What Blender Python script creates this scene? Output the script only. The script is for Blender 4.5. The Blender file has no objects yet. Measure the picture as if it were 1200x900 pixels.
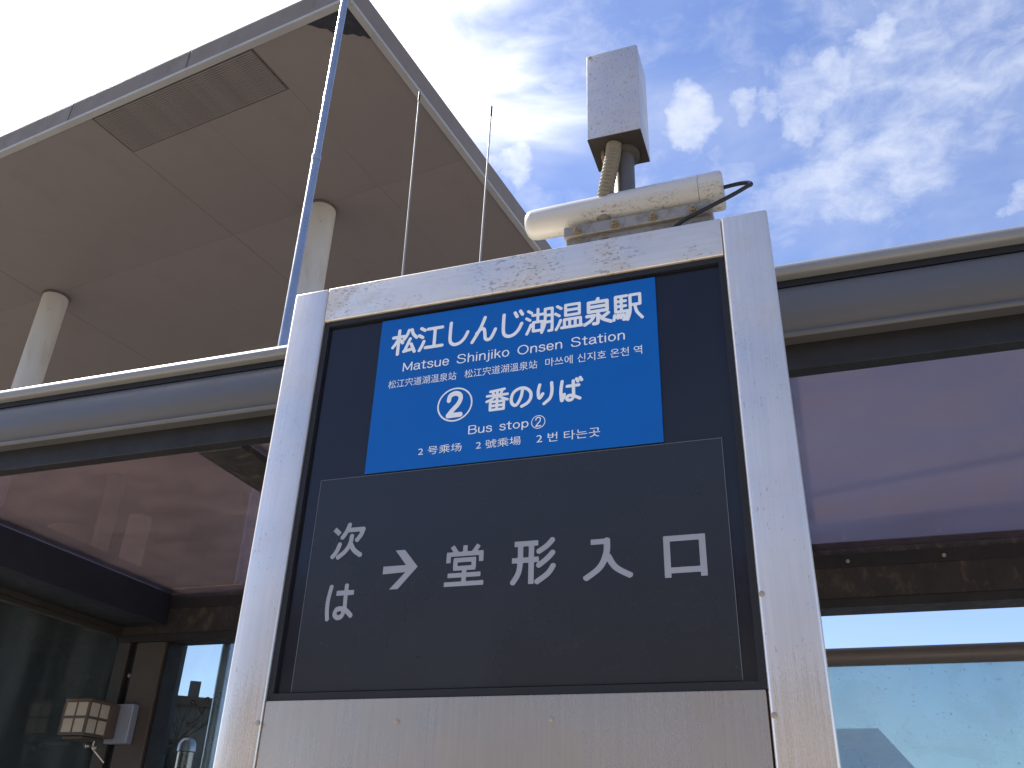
import bpy, bmesh, math, random
import numpy as np
from mathutils import Vector, Matrix
random.seed(7)
rad = math.radians
SC = bpy.context.scene
COL = SC.collection

# ------------------------------------------------------------------ camera
cam = bpy.data.cameras.new('camera')
cam.sensor_fit = 'HORIZONTAL'; cam.sensor_width = 36.0; cam.lens = 36.0 * 1037 / 1200
cam.clip_start = 0.05; cam.clip_end = 3000
cam_o = bpy.data.objects.new('camera', cam); COL.objects.link(cam_o)
RM = Matrix(((0.94534013, 0.12750091, 0.30012589), (0.32450842, -0.45826687, -0.82745741), (0.03203618, 0.87962208, -0.47459318)))
cam_o.matrix_world = Matrix.Translation((0, 0, 1.55)) @ RM.to_4x4()
SC.camera = cam_o

# ------------------------------------------------------------------ light and sky
SUN_AZ, SUN_EL = 163.0, 48.0
SC.view_settings.view_transform = 'Standard'; SC.view_settings.look = 'None'
SC.view_settings.exposure = 1.36; SC.view_settings.gamma = 1
SC.cycles.max_bounces = 8; SC.cycles.transparent_max_bounces = 12
sun = bpy.data.lights.new('sun', 'SUN'); sun.energy = 3.6; sun.angle = rad(0.5); sun.color = (1, 0.955, 0.88)
sun_o = bpy.data.objects.new('sun', sun); COL.objects.link(sun_o)
sd = Vector((math.cos(rad(SUN_AZ)) * math.cos(rad(SUN_EL)), math.sin(rad(SUN_AZ)) * math.cos(rad(SUN_EL)), math.sin(rad(SUN_EL))))
sun_o.rotation_euler = sd.to_track_quat('Z', 'Y').to_euler()


class NT:
    """small helper to write node trees"""
    def __init__(s, tree): s.t = tree; s.n = tree.nodes; s.l = tree.links
    def new(s, kind, **kw):
        nd = s.n.new(kind)
        for k, v in kw.items(): setattr(nd, k, v)
        return nd
    def put(s, nd, i, v):
        sock = nd.inputs[i]
        if isinstance(v, bpy.types.NodeSocket): s.l.new(v, sock)
        elif v is not None:
            if isinstance(v, (tuple, list)) and len(v) == 3 and sock.type == 'RGBA': v = (*v, 1)
            sock.default_value = v
    def math(s, op, a, b=None, c=None, clamp=False):
        nd = s.new('ShaderNodeMath', operation=op); nd.use_clamp = clamp
        s.put(nd, 0, a)
        if b is not None: s.put(nd, 1, b)
        if c is not None: s.put(nd, 2, c)
        return nd.outputs[0]
    def vmath(s, op, a, b=None):
        nd = s.new('ShaderNodeVectorMath', operation=op); s.put(nd, 0, a)
        if b is not None: s.put(nd, 1, b)
        return nd.outputs['Value'] if op in ('DOT_PRODUCT', 'LENGTH') else nd.outputs[0]
    def noise(s, vec, scale, detail=4, rough=0.5, dist=0.0):
        nd = s.new('ShaderNodeTexNoise'); s.put(nd, 'Vector', vec); s.put(nd, 'Scale', scale)
        s.put(nd, 'Detail', detail); s.put(nd, 'Roughness', rough); s.put(nd, 'Distortion', dist)
        return nd.outputs[0]
    def ramp(s, v, a, b, lo=0.0, hi=1.0, smooth=True):
        nd = s.new('ShaderNodeMapRange'); nd.interpolation_type = 'SMOOTHSTEP' if smooth else 'LINEAR'
        s.put(nd, 0, v); s.put(nd, 1, a); s.put(nd, 2, b); s.put(nd, 3, lo); s.put(nd, 4, hi)
        return nd.outputs[0]
    def mix(s, f, a, b, blend='MIX'):
        nd = s.new('ShaderNodeMix', data_type='RGBA', blend_type=blend)
        s.put(nd, 0, f); s.put(nd, 6, a); s.put(nd, 7, b)
        return nd.outputs[2]
    def scaled(s, vec, sc, rot=(0, 0, 0)):
        nd = s.new('ShaderNodeMapping'); s.put(nd, 'Vector', vec); nd.inputs['Scale'].default_value = sc
        nd.inputs['Rotation'].default_value = rot
        return nd.outputs[0]
    def obj(s): return s.new('ShaderNodeTexCoord').outputs['Object']


def azel(az, el):
    return (math.cos(rad(az)) * math.cos(rad(el)), math.sin(rad(az)) * math.cos(rad(el)), math.sin(rad(el)))

world = bpy.data.worlds.new('World'); SC.world = world; world.use_nodes = True
w = NT(world.node_tree); w.n.clear()
sky = w.new('ShaderNodeTexSky', sky_type='NISHITA', sun_disc=False)
sky.sun_elevation = rad(SUN_EL); sky.sun_rotation = rad(90 - SUN_AZ) % (2 * math.pi)
sky.air_density = 1.0; sky.dust_density = 0.35; sky.ozone_density = 1.6
D_ = w.new('ShaderNodeTexCoord').outputs['Generated']
# cloud field: direction, squeezed upwards so clouds flatten towards the horizon
wisp = w.scaled(D_, (1.0, 1.0, 2.2), (0.0, 0.35, 0.3))
wisp2 = w.scaled(D_, (1.0, 1.0, 1.7), (0.15, -0.30, 0.0))
n1 = w.noise(wisp, 2.6, 6, 0.55, 0.6)
n2 = w.noise(wisp2, 8.0, 8, 0.60, 0.5)
n3 = w.noise(wisp2, 26.0, 6, 0.62, 0.4)
veil = w.ramp(n1, 0.42, 0.74, 0.0, 0.42)
veil = w.math('MULTIPLY', veil, w.ramp(n2, 0.3, 0.7, 0.45, 1.0))
puff = None
wn = w.new('ShaderNodeTexNoise'); w.put(wn, 'Vector', D_); w.put(wn, 'Scale', 14.0); w.put(wn, 'Detail', 6.0); w.put(wn, 'Roughness', .6)
wc = w.vmath('SUBTRACT', wn.outputs[1], (.5, .5, .5))
wsc = w.new('ShaderNodeVectorMath', operation='SCALE'); w.l.new(wc, wsc.inputs[0]); wsc.inputs[3].default_value = 0.10
DW = w.vmath('NORMALIZE', w.vmath('ADD', D_, wsc.outputs[0]))
# azimuth, elevation, radius (degrees), strength
CLOUDS = [
    (95.8, 44.6, 2.3, 1.0), (96.4, 44.0, 1.7, .9), (110.3, 42.4, 1.7, 1.0), (109.2, 41.0, 1.8, .6), (108.4, 39.0, 2.2, .5),
    (91.1, 45.0, 1.1, .72), (88.8, 44.5, 1.2, .72), (80.1, 47.2, 1.5, .85), (83.3, 45.6, 1.8, .80), (86.6, 43.1, 1.5, .74), (85.7, 45.0, 2.2, .72),
    (79.0, 45.0, 4.0, .66), (75.5, 46.5, 5.0, .64), (73.8, 43.5, 4.0, .60), (79.0, 42.6, 3.5, .56), (70.0, 42.0, 5.0, .55), (83.5, 42.4, 3.0, .52),
    (90.5, 37.3, 2.4, .62), (88.6, 37.8, 2.4, .66), (86.3, 38.3, 2.6, .70), (84.4, 38.6, 2.6, .72), (82.6, 38.6, 2.8, .70), (80.6, 39.0, 2.8, .68), (78.6, 39.2, 2.8, .66), (76.6, 39.4, 2.8, .62), (74.2, 39.6, 2.8, .60), (71.6, 39.8, 3.0, .58),
    (107.5, 48.6, 4.5, .50), (114.4, 50.5, 5.0, .60), (118.5, 48.5, 4.5, .70), (111.0, 46.0, 4.0, .50), (121.0, 51.0, 4.0, .7), (73.6, 35.5, .9, .6), (80.0, 43.5, 8.0, .46), (74.0, 47.0, 8.0, .46), (88.0, 50.0, 6.0, .38), (82.0, 39.5, 6.0, .45), (94.0, 40.0, 4.0, .38), (100.0, 52.0, 6.0, .38), (101.0, 41.5, 3.0, .40), (104.0, 38.6, 3.0, .42),
]
for az, el, r, st in CLOUDS:
    d = w.vmath('DOT_PRODUCT', DW, azel(az, el))
    m = w.ramp(d, math.cos(rad(r * 1.25)), math.cos(rad(r * .15)), 0.0, st)
    puff = m if puff is None else w.math('MAXIMUM', puff, m)
tex = w.math('ADD', w.math('MULTIPLY', w.math('SUBTRACT', n2, 0.5), 1.7), w.math('MULTIPLY', w.math('SUBTRACT', n3, 0.5), 1.3))
puffs = w.ramp(w.math('ADD', w.math('MULTIPLY', puff, 1.0), w.math('MULTIPLY', tex, w.ramp(puff, 0.0, 0.35, .0, .75))), 0.14, 1.35, 0.0, 0.95)
# broad bright cloud bank between the camera and the sun
ds = w.vmath('DOT_PRODUCT', D_, azel(160, 50))
bank = w.ramp(w.math('ADD', ds, w.math('MULTIPLY', w.math('SUBTRACT', n1, 0.5), 0.42)), math.cos(rad(39)), math.cos(rad(17)), 0.0, 1.0)
bank = w.math('MULTIPLY', bank, w.ramp(n2, 0.2, 0.6, 0.8, 1.0))
cov = w.math('MAXIMUM', w.math('MAXIMUM', veil, puffs), bank)
cloudcol = w.mix(w.ramp(bank, 0.0, 1.0), (0.80, 0.86, 1.0), (1.0, 1.0, 1.0))
skycol = w.mix(1.0, sky.outputs[0], (0.96, 0.95, 1.14), 'MULTIPLY')
bg1 = w.new('ShaderNodeBackground'); w.put(bg1, 0, skycol); w.put(bg1, 1, 0.078)
bg2 = w.new('ShaderNodeBackground'); w.put(bg2, 0, cloudcol); w.put(bg2, 1, w.ramp(bank, 0.0, 1.0, 0.42, 0.75))
mx = w.new('ShaderNodeMixShader'); w.put(mx, 0, cov); w.l.new(bg1.outputs[0], mx.inputs[1]); w.l.new(bg2.outputs[0], mx.inputs[2])
wo = w.new('ShaderNodeOutputWorld'); w.l.new(mx.outputs[0], wo.inputs[0])


# ------------------------------------------------------------------ materials
def material(name, base, rough=0.5, metal=0.0, grime=None, grime_col=(0.12, 0.10, 0.08), grime_scale=8.0, grime_thr=(0.55, 0.75), stretch=(1, 1, 1),
             specks=None, vary=0.06, bump=0.0, bump_scale=60.0, rough_var=0.08, spec=0.5, coat=0.0, trans=0.0, seed=0.0, speck_stretch=(1, 1, 1), speck_thr=(.70, .74), brush=None, speck_amt=.75, speck_col=(0.07, 0.055, 0.045), speck_all=False):
    m = bpy.data.materials.new(name); m.use_nodes = True
    t = NT(m.node_tree); p = t.n['Principled BSDF']
    o = t.vmath('ADD', t.obj(), (seed, seed * 1.7, seed * .6))
    so = t.scaled(o, stretch)
    a = t.noise(so, grime_scale * .45, 5, 0.6)
    col = t.mix(t.ramp(a, 0.3, 0.7), tuple(min(1, c * (1 - vary)) for c in base), tuple(min(1, c * (1 + vary)) for c in base))
    r = t.ramp(t.noise(so, grime_scale * 1.3, 6, 0.6), 0.3, 0.7, max(0.02, rough - rough_var), rough + rough_var)
    if brush:
        bn = t.noise(t.scaled(o, brush), 1.0, 4, .7)
        col = t.mix(t.ramp(bn, .3, .7), t.mix(1.0, col, (.93, .92, .90), 'MULTIPLY'), col)
        r = t.math('ADD', r, t.ramp(bn, .3, .7, -.05, .05), clamp=True)
    if grime:
        g = t.noise(so, grime_scale, 9, 0.68, 0.4)
        gm = t.ramp(g, grime_thr[0], grime_thr[1], 0.0, grime)
        col = t.mix(gm, col, grime_col)
        r = t.math('ADD', r, t.math('MULTIPLY', gm, 0.3), clamp=True)
        if metal: t.put(p, 'Metallic', t.math('MULTIPLY', t.math('SUBTRACT', 1.0, t.math('MULTIPLY', gm, .9)), metal))
    elif metal: t.put(p, 'Metallic', metal)
    if specks:
        s1 = t.noise(t.scaled(o, speck_stretch), specks, 3, 0.6)
        dens = t.noise(o, 5.0, 3, 0.6)
        sp = t.math('MULTIPLY', t.ramp(s1, speck_thr[0], speck_thr[1]), t.ramp(dens, 0.0 if speck_all else 0.42, 0.3 if speck_all else 0.58))
        col = t.mix(t.math('MULTIPLY', sp, speck_amt), col, speck_col)
    t.put(p, 'Base Color', col); t.put(p, 'Roughness', r)
    p.inputs['Specular IOR Level'].default_value = spec
    if coat: p.inputs['Coat Weight'].default_value = coat; p.inputs['Coat Roughness'].default_value = 0.08
    if bump:
        b = t.new('ShaderNodeBump'); b.inputs['Strength'].default_value = bump; b.inputs['Distance'].default_value = 0.002
        t.put(b, 'Height', t.noise(so, bump_scale, 6, 0.6)); t.l.new(b.outputs[0], p.inputs['Normal'])
    return m

M = {}
M['steel'] = material('brushed_steel', (0.92, 0.84, 0.735), 0.33, 0.76, grime=0.60, grime_col=(0.46, 0.38, 0.29), grime_scale=3.0, grime_thr=(.50, .85), specks=170, speck_stretch=(1, 1, .35), vary=0.05, bump=0.04, bump_scale=200, speck_thr=(.65, .71), brush=(160, 1, 3), speck_amt=.42, speck_col=(.18, .14, .11))
M['steel_dirty'] = material('weathered_steel_rail', (0.88, 0.81, 0.71), 0.38, 0.68, grime=0.65, grime_col=(0.38, 0.31, 0.23), grime_scale=5, grime_thr=(.46, .80), specks=170, speck_stretch=(.45, 1, 1), vary=0.07, bump=0.06, bump_scale=150, seed=3.1, speck_thr=(.55, .63), brush=(3, 1, 160), speck_amt=.5, speck_col=(.16, .12, .09))
M['steel_low'] = material('steel_lower_panel', (0.60, 0.46, 0.31), 0.30, 0.75, grime=0.35, grime_col=(0.27, 0.21, 0.14), grime_scale=2.5, vary=0.07, bump=0.03, bump_scale=250, seed=9, brush=(220, 1, 4))  # warm base stands in for tan surroundings reflected in the panel
M['screw'] = material('screw_steel', (0.42, 0.37, 0.31), 0.5, 0.5)
M['bolt'] = material('brass_bolt', (0.42, 0.33, 0.20), 0.4, 0.8, grime=0.6, grime_scale=60)
M['gasket'] = material('gasket_and_gap_black', (0.012, 0.012, 0.015), 0.6)
M['screen'] = material('dark_glass_screen', (0.014, 0.015, 0.021), 0.14, spec=0.4, rough_var=0.04, vary=0.1)
M['film'] = material('notice_film', (0.020, 0.022, 0.026), 0.26, spec=0.5, rough_var=0.05, vary=0.12, grime=0.2, grime_col=(0.09, 0.09, 0.10), grime_scale=2.5, grime_thr=(.5, .9))
M['film_edge'] = material('film_edge', (0.16, 0.17, 0.19), 0.4)
M['blue'] = material('blue_plate', (0.002, 0.122, 0.460), 0.42, spec=0.25, vary=0.04, rough_var=0.03)
M['blue_edge'] = material('blue_plate_edge', (0.01, 0.05, 0.2), 0.5)
M['ink'] = material('white_lettering', (0.88, 0.92, 0.94), 0.5, vary=0.02, spec=0.3)
M['ink_grey'] = material('grey_lettering', (0.345, 0.36, 0.395), 0.45, vary=0.04, spec=0.3)
M['box'] = material('housing_metal', (0.64, 0.61, 0.58), 0.36, 0.55, grime=0.4, grime_col=(0.36, 0.29, 0.22), grime_scale=14, grime_thr=(.46, .85), specks=260, speck_stretch=(1, 1, .5), speck_thr=(.60, .68), speck_amt=.6, speck_col=(.13, .085, .055), speck_all=True)
M['box_under'] = material('dark_bottom_plate', (0.045, 0.036, 0.030), 0.55, 0.2, grime=0.5, grime_col=(.10,.075,.055), grime_scale=20)
M['mast'] = material('mast_steel', (0.15, 0.135, 0.12), 0.45, 0.5, grime=0.4, grime_scale=14)
M['conduit'] = material('beige_conduit', (0.20, 0.175, 0.125), 0.55, grime=0.6, grime_col=(0.07, 0.055, 0.04), grime_scale=25, grime_thr=(.5, .75))
M['radome'] = material('white_plastic_tube', (0.56, 0.545, 0.51), 0.38, vary=0.03, spec=0.5)
M['bracket'] = material('grey_bracket', (0.36, 0.33, 0.28), 0.5, 0.5, grime=0.7, grime_scale=18, grime_thr=(.45, .7))
M['cable'] = material('black_cable', (0.012, 0.012, 0.013), 0.45)
M['gutter'] = material('grey_painted_gutter', (0.118, 0.116, 0.116), 0.40, 0.05, grime=0.3, grime_col=(0.12, 0.12, 0.12), grime_scale=6, stretch=(.6, 1, 2), vary=0.05, spec=0.5)
M['cap'] = material('aluminium_roof_cap', (0.27, 0.268, 0.26), 0.40, 0.15, grime=0.3, grime_col=(0.16, 0.155, 0.15), grime_scale=7, stretch=(.5, 1, 1), vary=0.05)
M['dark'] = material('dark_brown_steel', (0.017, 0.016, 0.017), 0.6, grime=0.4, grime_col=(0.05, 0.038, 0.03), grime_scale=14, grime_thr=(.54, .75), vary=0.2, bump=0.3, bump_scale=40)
M['navy'] = material('navy_beam', (0.016, 0.017, 0.026), 0.6, vary=0.15, grime=0.3, grime_col=(0.05, 0.045, 0.045), grime_scale=8)  # dark navy base colour of the left side beam
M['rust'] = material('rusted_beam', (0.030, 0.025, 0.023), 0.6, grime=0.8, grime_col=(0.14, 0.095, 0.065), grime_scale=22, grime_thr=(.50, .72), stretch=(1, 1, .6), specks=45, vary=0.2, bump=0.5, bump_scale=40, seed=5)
M['post'] = material('brown_post', (0.085, 0.068, 0.055), 0.5, 0.2, grime=0.4, grime_scale=10, vary=0.1)
M['frame'] = material('bronze_window_frame', (0.055, 0.046, 0.040), 0.5, 0.1, vary=0.1, grime=0.3, grime_scale=12)
M['pipe'] = material('brown_rail_pipe', (0.15, 0.128, 0.112), 0.45, 0.25, grime=0.5, grime_col=(0.08, 0.07, 0.06), grime_scale=12, grime_thr=(.55, .8), stretch=(.5, 1, 1))
M['concrete'] = material('pale_concrete_ceiling', (0.200, 0.172, 0.163), 0.8, grime=0.30, grime_col=(0.145, 0.12, 0.105), grime_scale=0.8, grime_thr=(.5, .8), vary=0.05, bump=0.2, bump_scale=30)
M['dark_patch'] = material('black_corner_patch', (0.025, 0.025, 0.035), 0.9, vary=0.3, grime_scale=10)
M['fascia'] = material('canopy_fascia', (0.185, 0.152, 0.128), 0.7, grime=0.4, grime_col=(0.13, 0.10, 0.085), grime_scale=2.0, vary=0.06)
M['lip'] = material('white_drip_lip', (0.36, 0.35, 0.34), 0.5, 0.1, grime=0.3, grime_scale=3)
M['louvre'] = material('louvre_slat', (0.185, 0.163, 0.153), 0.6, vary=0.1)
M['backing'] = material('dark_recess', (0.13, 0.115, 0.105), 0.9)
M['column'] = material('white_painted_column', (0.54, 0.515, 0.48), 0.6, grime=0.5, grime_col=(0.38, 0.30, 0.22), grime_scale=3, grime_thr=(.5, .75), stretch=(2, 2, .5), specks=10, vary=0.05)
M['hall_column'] = material('pale_hall_column', (0.80, 0.80, 0.78), 0.6, vary=0.05)
M['pole'] = material('galvanised_pole', (0.42, 0.44, 0.47), 0.30, 0.85, vary=0.08, grime_scale=6)
M['whip'] = material('whip_antenna', (0.34, 0.33, 0.32), 0.5, 0.2)
M['inox'] = material('stainless_post', (0.45, 0.41, 0.36), 0.25, 0.9, vary=0.1)
M['lamp_frame'] = material('bronze_lantern_frame', (0.13, 0.10, 0.075), 0.4, 0.4, grime=0.3, grime_scale=25)
M['lamp_glass'] = material('frosted_lantern_glass', (0.50, 0.43, 0.33), 0.45, vary=0.10, grime=.4, grime_scale=14)
M['lamp_plate'] = material('grey_backplate', (0.33, 0.36, 0.44), 0.4, 0.3)
M['asphalt'] = material('asphalt', (0.055, 0.055, 0.057), 0.85, grime=0.3, grime_scale=2, vary=0.2, bump=0.4, bump_scale=80)
M['paving'] = material('tan_paving', (0.42, 0.37, 0.30), 0.8, grime=0.3, grime_scale=1.5, grime_col=(0.2, 0.18, 0.15), vary=0.1)
M['kerb'] = material('kerb_stone', (0.40, 0.39, 0.37), 0.8, vary=0.08, grime=0.3)
M['paint'] = material('road_paint', (0.75, 0.75, 0.73), 0.7, grime=0.4, grime_scale=4)
M['earth'] = material('ground_earth', (0.22, 0.20, 0.16), 0.9, vary=0.15, grime_scale=.5)
M['wall_dark'] = material('dark_station_wall', (0.030, 0.036, 0.046), 0.6, vary=0.2, grime_scale=1.0)
M['wall_tan'] = material('tan_render', (0.40, 0.35, 0.29), 0.8, vary=0.06, grime=0.3, grime_scale=1, grime_col=(.25, .21, .17))
M['wall_grey'] = material('grey_render', (0.16, 0.17, 0.185), 0.8, vary=0.08, grime_scale=1)
M['slate'] = material('slate_blue_roof', (0.075, 0.10, 0.19), 0.6, vary=0.1, grime_scale=4)
M['wall_blue'] = material('blue_grey_wall', (0.12, 0.155, 0.235), 0.7, vary=0.06, grime_scale=2)
M['win_dark'] = material('dark_window_glass', (0.02, 0.025, 0.03), 0.08, vary=0.1)
M['bark'] = material('bark', (0.07, 0.055, 0.045), 0.9, vary=0.2, grime_scale=10)
M['leaf'] = material('leaf', (0.045, 0.07, 0.025), 0.6, vary=0.3, grime_scale=6)

def streaked(mat):
    return mat

# dirty radome: mould gathered along its lower flank (real marks on the plastic)
def radome_dirt():
    m = M['radome']; t = NT(m.node_tree); p = t.n['Principled BSDF']
    src = p.inputs['Base Color'].links[0].from_socket
    o = t.obj(); sx = t.new('ShaderNodeSeparateXYZ'); t.put(sx, 0, o)
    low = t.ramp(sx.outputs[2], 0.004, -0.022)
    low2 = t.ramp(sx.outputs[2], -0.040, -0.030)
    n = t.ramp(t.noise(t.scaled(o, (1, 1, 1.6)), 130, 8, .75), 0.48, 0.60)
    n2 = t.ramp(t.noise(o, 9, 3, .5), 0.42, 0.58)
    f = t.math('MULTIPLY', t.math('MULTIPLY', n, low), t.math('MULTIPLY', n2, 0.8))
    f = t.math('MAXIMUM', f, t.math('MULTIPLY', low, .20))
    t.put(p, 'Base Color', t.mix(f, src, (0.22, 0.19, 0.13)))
radome_dirt()

def glass(name, tint, alpha_mix, diff=(0.5, 0.5, 0.5), diff_amt=0.1, rough=0.03, dirt=0.0, dirt_scale=6, rot=0.0, dirt_stretch=(1, 1, 1), through=0.0, flecks=0.0):
    """thin sheet: tinted transparent + reflection + a film of dust"""
    m = bpy.data.materials.new(name); m.use_nodes = True
    t = NT(m.node_tree); t.n.remove(t.n['Principled BSDF'])
    out = t.n['Material Output']
    tr = t.new('ShaderNodeBsdfTransparent'); t.put(tr, 0, tint)
    gl = t.new('ShaderNodeBsdfGlossy'); t.put(gl, 0, (1, 1, 1)); t.put(gl, 'Roughness', rough)
    df = t.new('ShaderNodeBsdfDiffuse'); t.put(df, 0, diff)
    tl = t.new('ShaderNodeBsdfTranslucent'); t.put(tl, 0, diff)
    dm = t.new('ShaderNodeMixShader'); t.put(dm, 0, through); t.l.new(df.outputs[0], dm.inputs[1]); t.l.new(tl.outputs[0], dm.inputs[2])
    fr = t.new('ShaderNodeFresnel'); t.put(fr, 0, 1.5)
    m1 = t.new('ShaderNodeMixShader'); t.put(m1, 0, t.math('MULTIPLY', fr.outputs[0], alpha_mix)); t.l.new(tr.outputs[0], m1.inputs[1]); t.l.new(gl.outputs[0], m1.inputs[2])
    o = t.scaled(t.obj(), dirt_stretch, (0, 0, rot))
    n = t.noise(o, dirt_scale, 8, .65, .5)
    f = t.math('ADD', t.ramp(n, .4, .7, 0.0, dirt), diff_amt)
    m2 = t.new('ShaderNodeMixShader'); t.put(m2, 0, f); t.l.new(m1.outputs[0], m2.inputs[1]); t.l.new(dm.outputs[0], m2.inputs[2])
    last = m2
    if flecks:
        dk = t.new('ShaderNodeBsdfDiffuse'); t.put(dk, 0, (.05, .05, .045))
        m3 = t.new('ShaderNodeMixShader'); t.put(m3, 0, t.ramp(t.noise(t.obj(), 70, 2, .5), .70, .74, 0.0, flecks))
        t.l.new(m2.outputs[0], m3.inputs[1]); t.l.new(dk.outputs[0], m3.inputs[2]); last = m3
    t.l.new(last.outputs[0], out.inputs[0])
    return m
M['roof'] = glass('mauve_tinted_roof_sheet', (0.60, 0.515, 0.535), 0.6, (0.37, 0.31, 0.29), 0.07, 0.22, dirt=0.14, dirt_scale=2.2, rot=.6, dirt_stretch=(1, 2, 1), through=.22)
M['pane'] = glass('window_pane_glass', (0.82, 0.88, 0.87), 1.0, (0.3, 0.33, 0.34), 0.02, 0.02, dirt=0.04, dirt_scale=3)
M['side_pane'] = glass('dark_side_pane_glass', (0.86, 0.91, 0.90), 1.2, (0.18, 0.20, 0.20), 0.04, 0.02, dirt=0.10, dirt_scale=2, dirt_stretch=(1, 4, .3))
M['screen_glass'] = glass('dusty_green_glass', (0.74, 0.87, 0.87), 1.0, (0.55, 0.65, 0.64), 0.28, 0.05, dirt=0.09, dirt_scale=3, through=.85, flecks=.4)

# ------------------------------------------------------------------ builders
WP = {}

def link(name, me, parent, origin, mats):
    for mm in (mats if isinstance(mats, (list, tuple)) else [mats]):
        me.materials.append(M[mm] if isinstance(mm, str) else mm)
    o = bpy.data.objects.new(name, me); COL.objects.link(o)
    if parent is not None:
        o.parent = parent; o.location = Vector(origin) - WP[parent.name]
    else: o.location = origin
    WP[o.name] = Vector(origin)
    return o

def thing(name, label, cat, loc, group=None):
    o = bpy.data.objects.new(name, None); o.empty_display_size = .1; COL.objects.link(o); o.location = loc
    WP[o.name] = Vector(loc); o['label'] = label; o['category'] = cat
    if group: o['group'] = group
    return o

def fin(bm, name, mat, parent, origin=None, smooth=False, angle=None):
    """world-space bmesh -> object with its origin at its centre"""
    vs = [v.co for v in bm.verts]
    if origin is None:
        origin = Vector([(min(v[i] for v in vs) + max(v[i] for v in vs)) / 2 for i in range(3)])
    origin = Vector(origin)
    bmesh.ops.recalc_face_normals(bm, faces=bm.faces[:])
    for v in bm.verts: v.co -= origin
    if smooth:
        for f in bm.faces: f.smooth = True
        if angle:
            for e in bm.edges:
                if len(e.link_faces) == 2 and e.calc_face_angle(0) > rad(angle): e.smooth = False
    me = bpy.data.meshes.new(name); bm.to_mesh(me); bm.free()
    return link(name, me, parent, origin, mat)

def add_box(bm, x0, x1, y0, y1, z0, z1, bevel=0.0, seg=1, mtx=None):
    r = bmesh.ops.create_cube(bm, size=1.0)
    vs = r['verts']
    for v in vs:
        v.co = Vector((x0 + (v.co.x + .5) * (x1 - x0), y0 + (v.co.y + .5) * (y1 - y0), z0 + (v.co.z + .5) * (z1 - z0)))
    if bevel:
        es = list({e for v in vs for e in v.link_edges})
        rr = bmesh.ops.bevel(bm, geom=es, offset=bevel, segments=seg, affect='EDGES', profile=.5)
        vs = list({v for v in rr['verts']} | {v for v in vs if v.is_valid})
    if mtx is not None:
        for v in vs: v.co = mtx @ v.co
    return vs

def box(name, x0, x1, y0, y1, z0, z1, mat, parent, bevel=0.0, seg=1, mtx=None, smooth=False):
    bm = bmesh.new(); add_box(bm, x0, x1, y0, y1, z0, z1, bevel, seg, mtx)
    return fin(bm, name, mat, parent, smooth=smooth, angle=40 if smooth else None)

def add_tube(bm, pts, r, n=16, caps=True):
    pts = [Vector(p) for p in pts]; rings = []
    rs = r if isinstance(r, (list, tuple)) else [r] * len(pts)
    up = None
    for i, p in enumerate(pts):
        d = (pts[min(i + 1, len(pts) - 1)] - pts[max(i - 1, 0)]).normalized()
        if up is None:
            up = Vector((0, 0, 1)) if abs(d.z) < .9 else Vector((1, 0, 0))
        a = d.cross(up).normalized(); b = a.cross(d).normalized(); up = b
        rings.append([bm.verts.new(p + (a * math.cos(t) + b * math.sin(t)) * rs[i]) for t in [2 * math.pi * k / n for k in range(n)]])
    for i in range(len(rings) - 1):
        for k in range(n):
            bm.faces.new((rings[i][k], rings[i][(k + 1) % n], rings[i + 1][(k + 1) % n], rings[i + 1][k]))
    if caps: bm.faces.new(rings[0]); bm.faces.new(rings[-1])

def tube(name, pts, r, mat, parent, n=20, caps=True):
    bm = bmesh.new(); add_tube(bm, pts, r, n, caps)
    return fin(bm, name, mat, parent, smooth=True, angle=50)

def sweep_x(name, prof, x0, x1, mat, parent, smooth=True, angle=35, n=1):
    """profile of (y, z) points extruded along x"""
    bm = bmesh.new(); rings = []
    for i in range(n + 1):
        x = x0 + (x1 - x0) * i / n
        rings.append([bm.verts.new((x, y, z)) for y, z in prof])
    k = len(prof)
    for i in range(n):
        for j in range(k): bm.faces.new((rings[i][j], rings[i][(j + 1) % k], rings[i + 1][(j + 1) % k], rings[i + 1][j]))
    bm.faces.new(rings[0]); bm.faces.new(rings[-1])
    return fin(bm, name, mat, parent, smooth=smooth, angle=angle)

def quad(name, pts, mat, parent=None, origin=None):
    bm = bmesh.new(); bm.faces.new([bm.verts.new(p) for p in pts])
    return fin(bm, name, mat, parent, origin)

def copy_part(src, loc, parent=None):
    o = src.copy(); COL.objects.link(o)
    parent = parent or src.parent
    o.parent = parent; o.location = Vector(loc) - WP[parent.name]; WP[o.name] = Vector(loc)
    return o

def structure(o): o['kind'] = 'structure'; return o

# ------------------------------------------------------------------ stroke lettering (signed distance -> flat sheet)
def smooth_pts(p, k=6):
    p = [np.array(q, float) for q in p]; out = []
    for i in range(len(p) - 1):
        a, b, c, d = p[max(i - 1, 0)], p[i], p[i + 1], p[min(i + 2, len(p) - 1)]
        for t in np.arange(k) / k:
            out.append(.5 * (2 * b + (c - a) * t + (2 * a - 5 * b + 4 * c - d) * t * t + (3 * b - a - 3 * c + d) * t ** 3))
    out.append(p[-1]); return out

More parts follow.
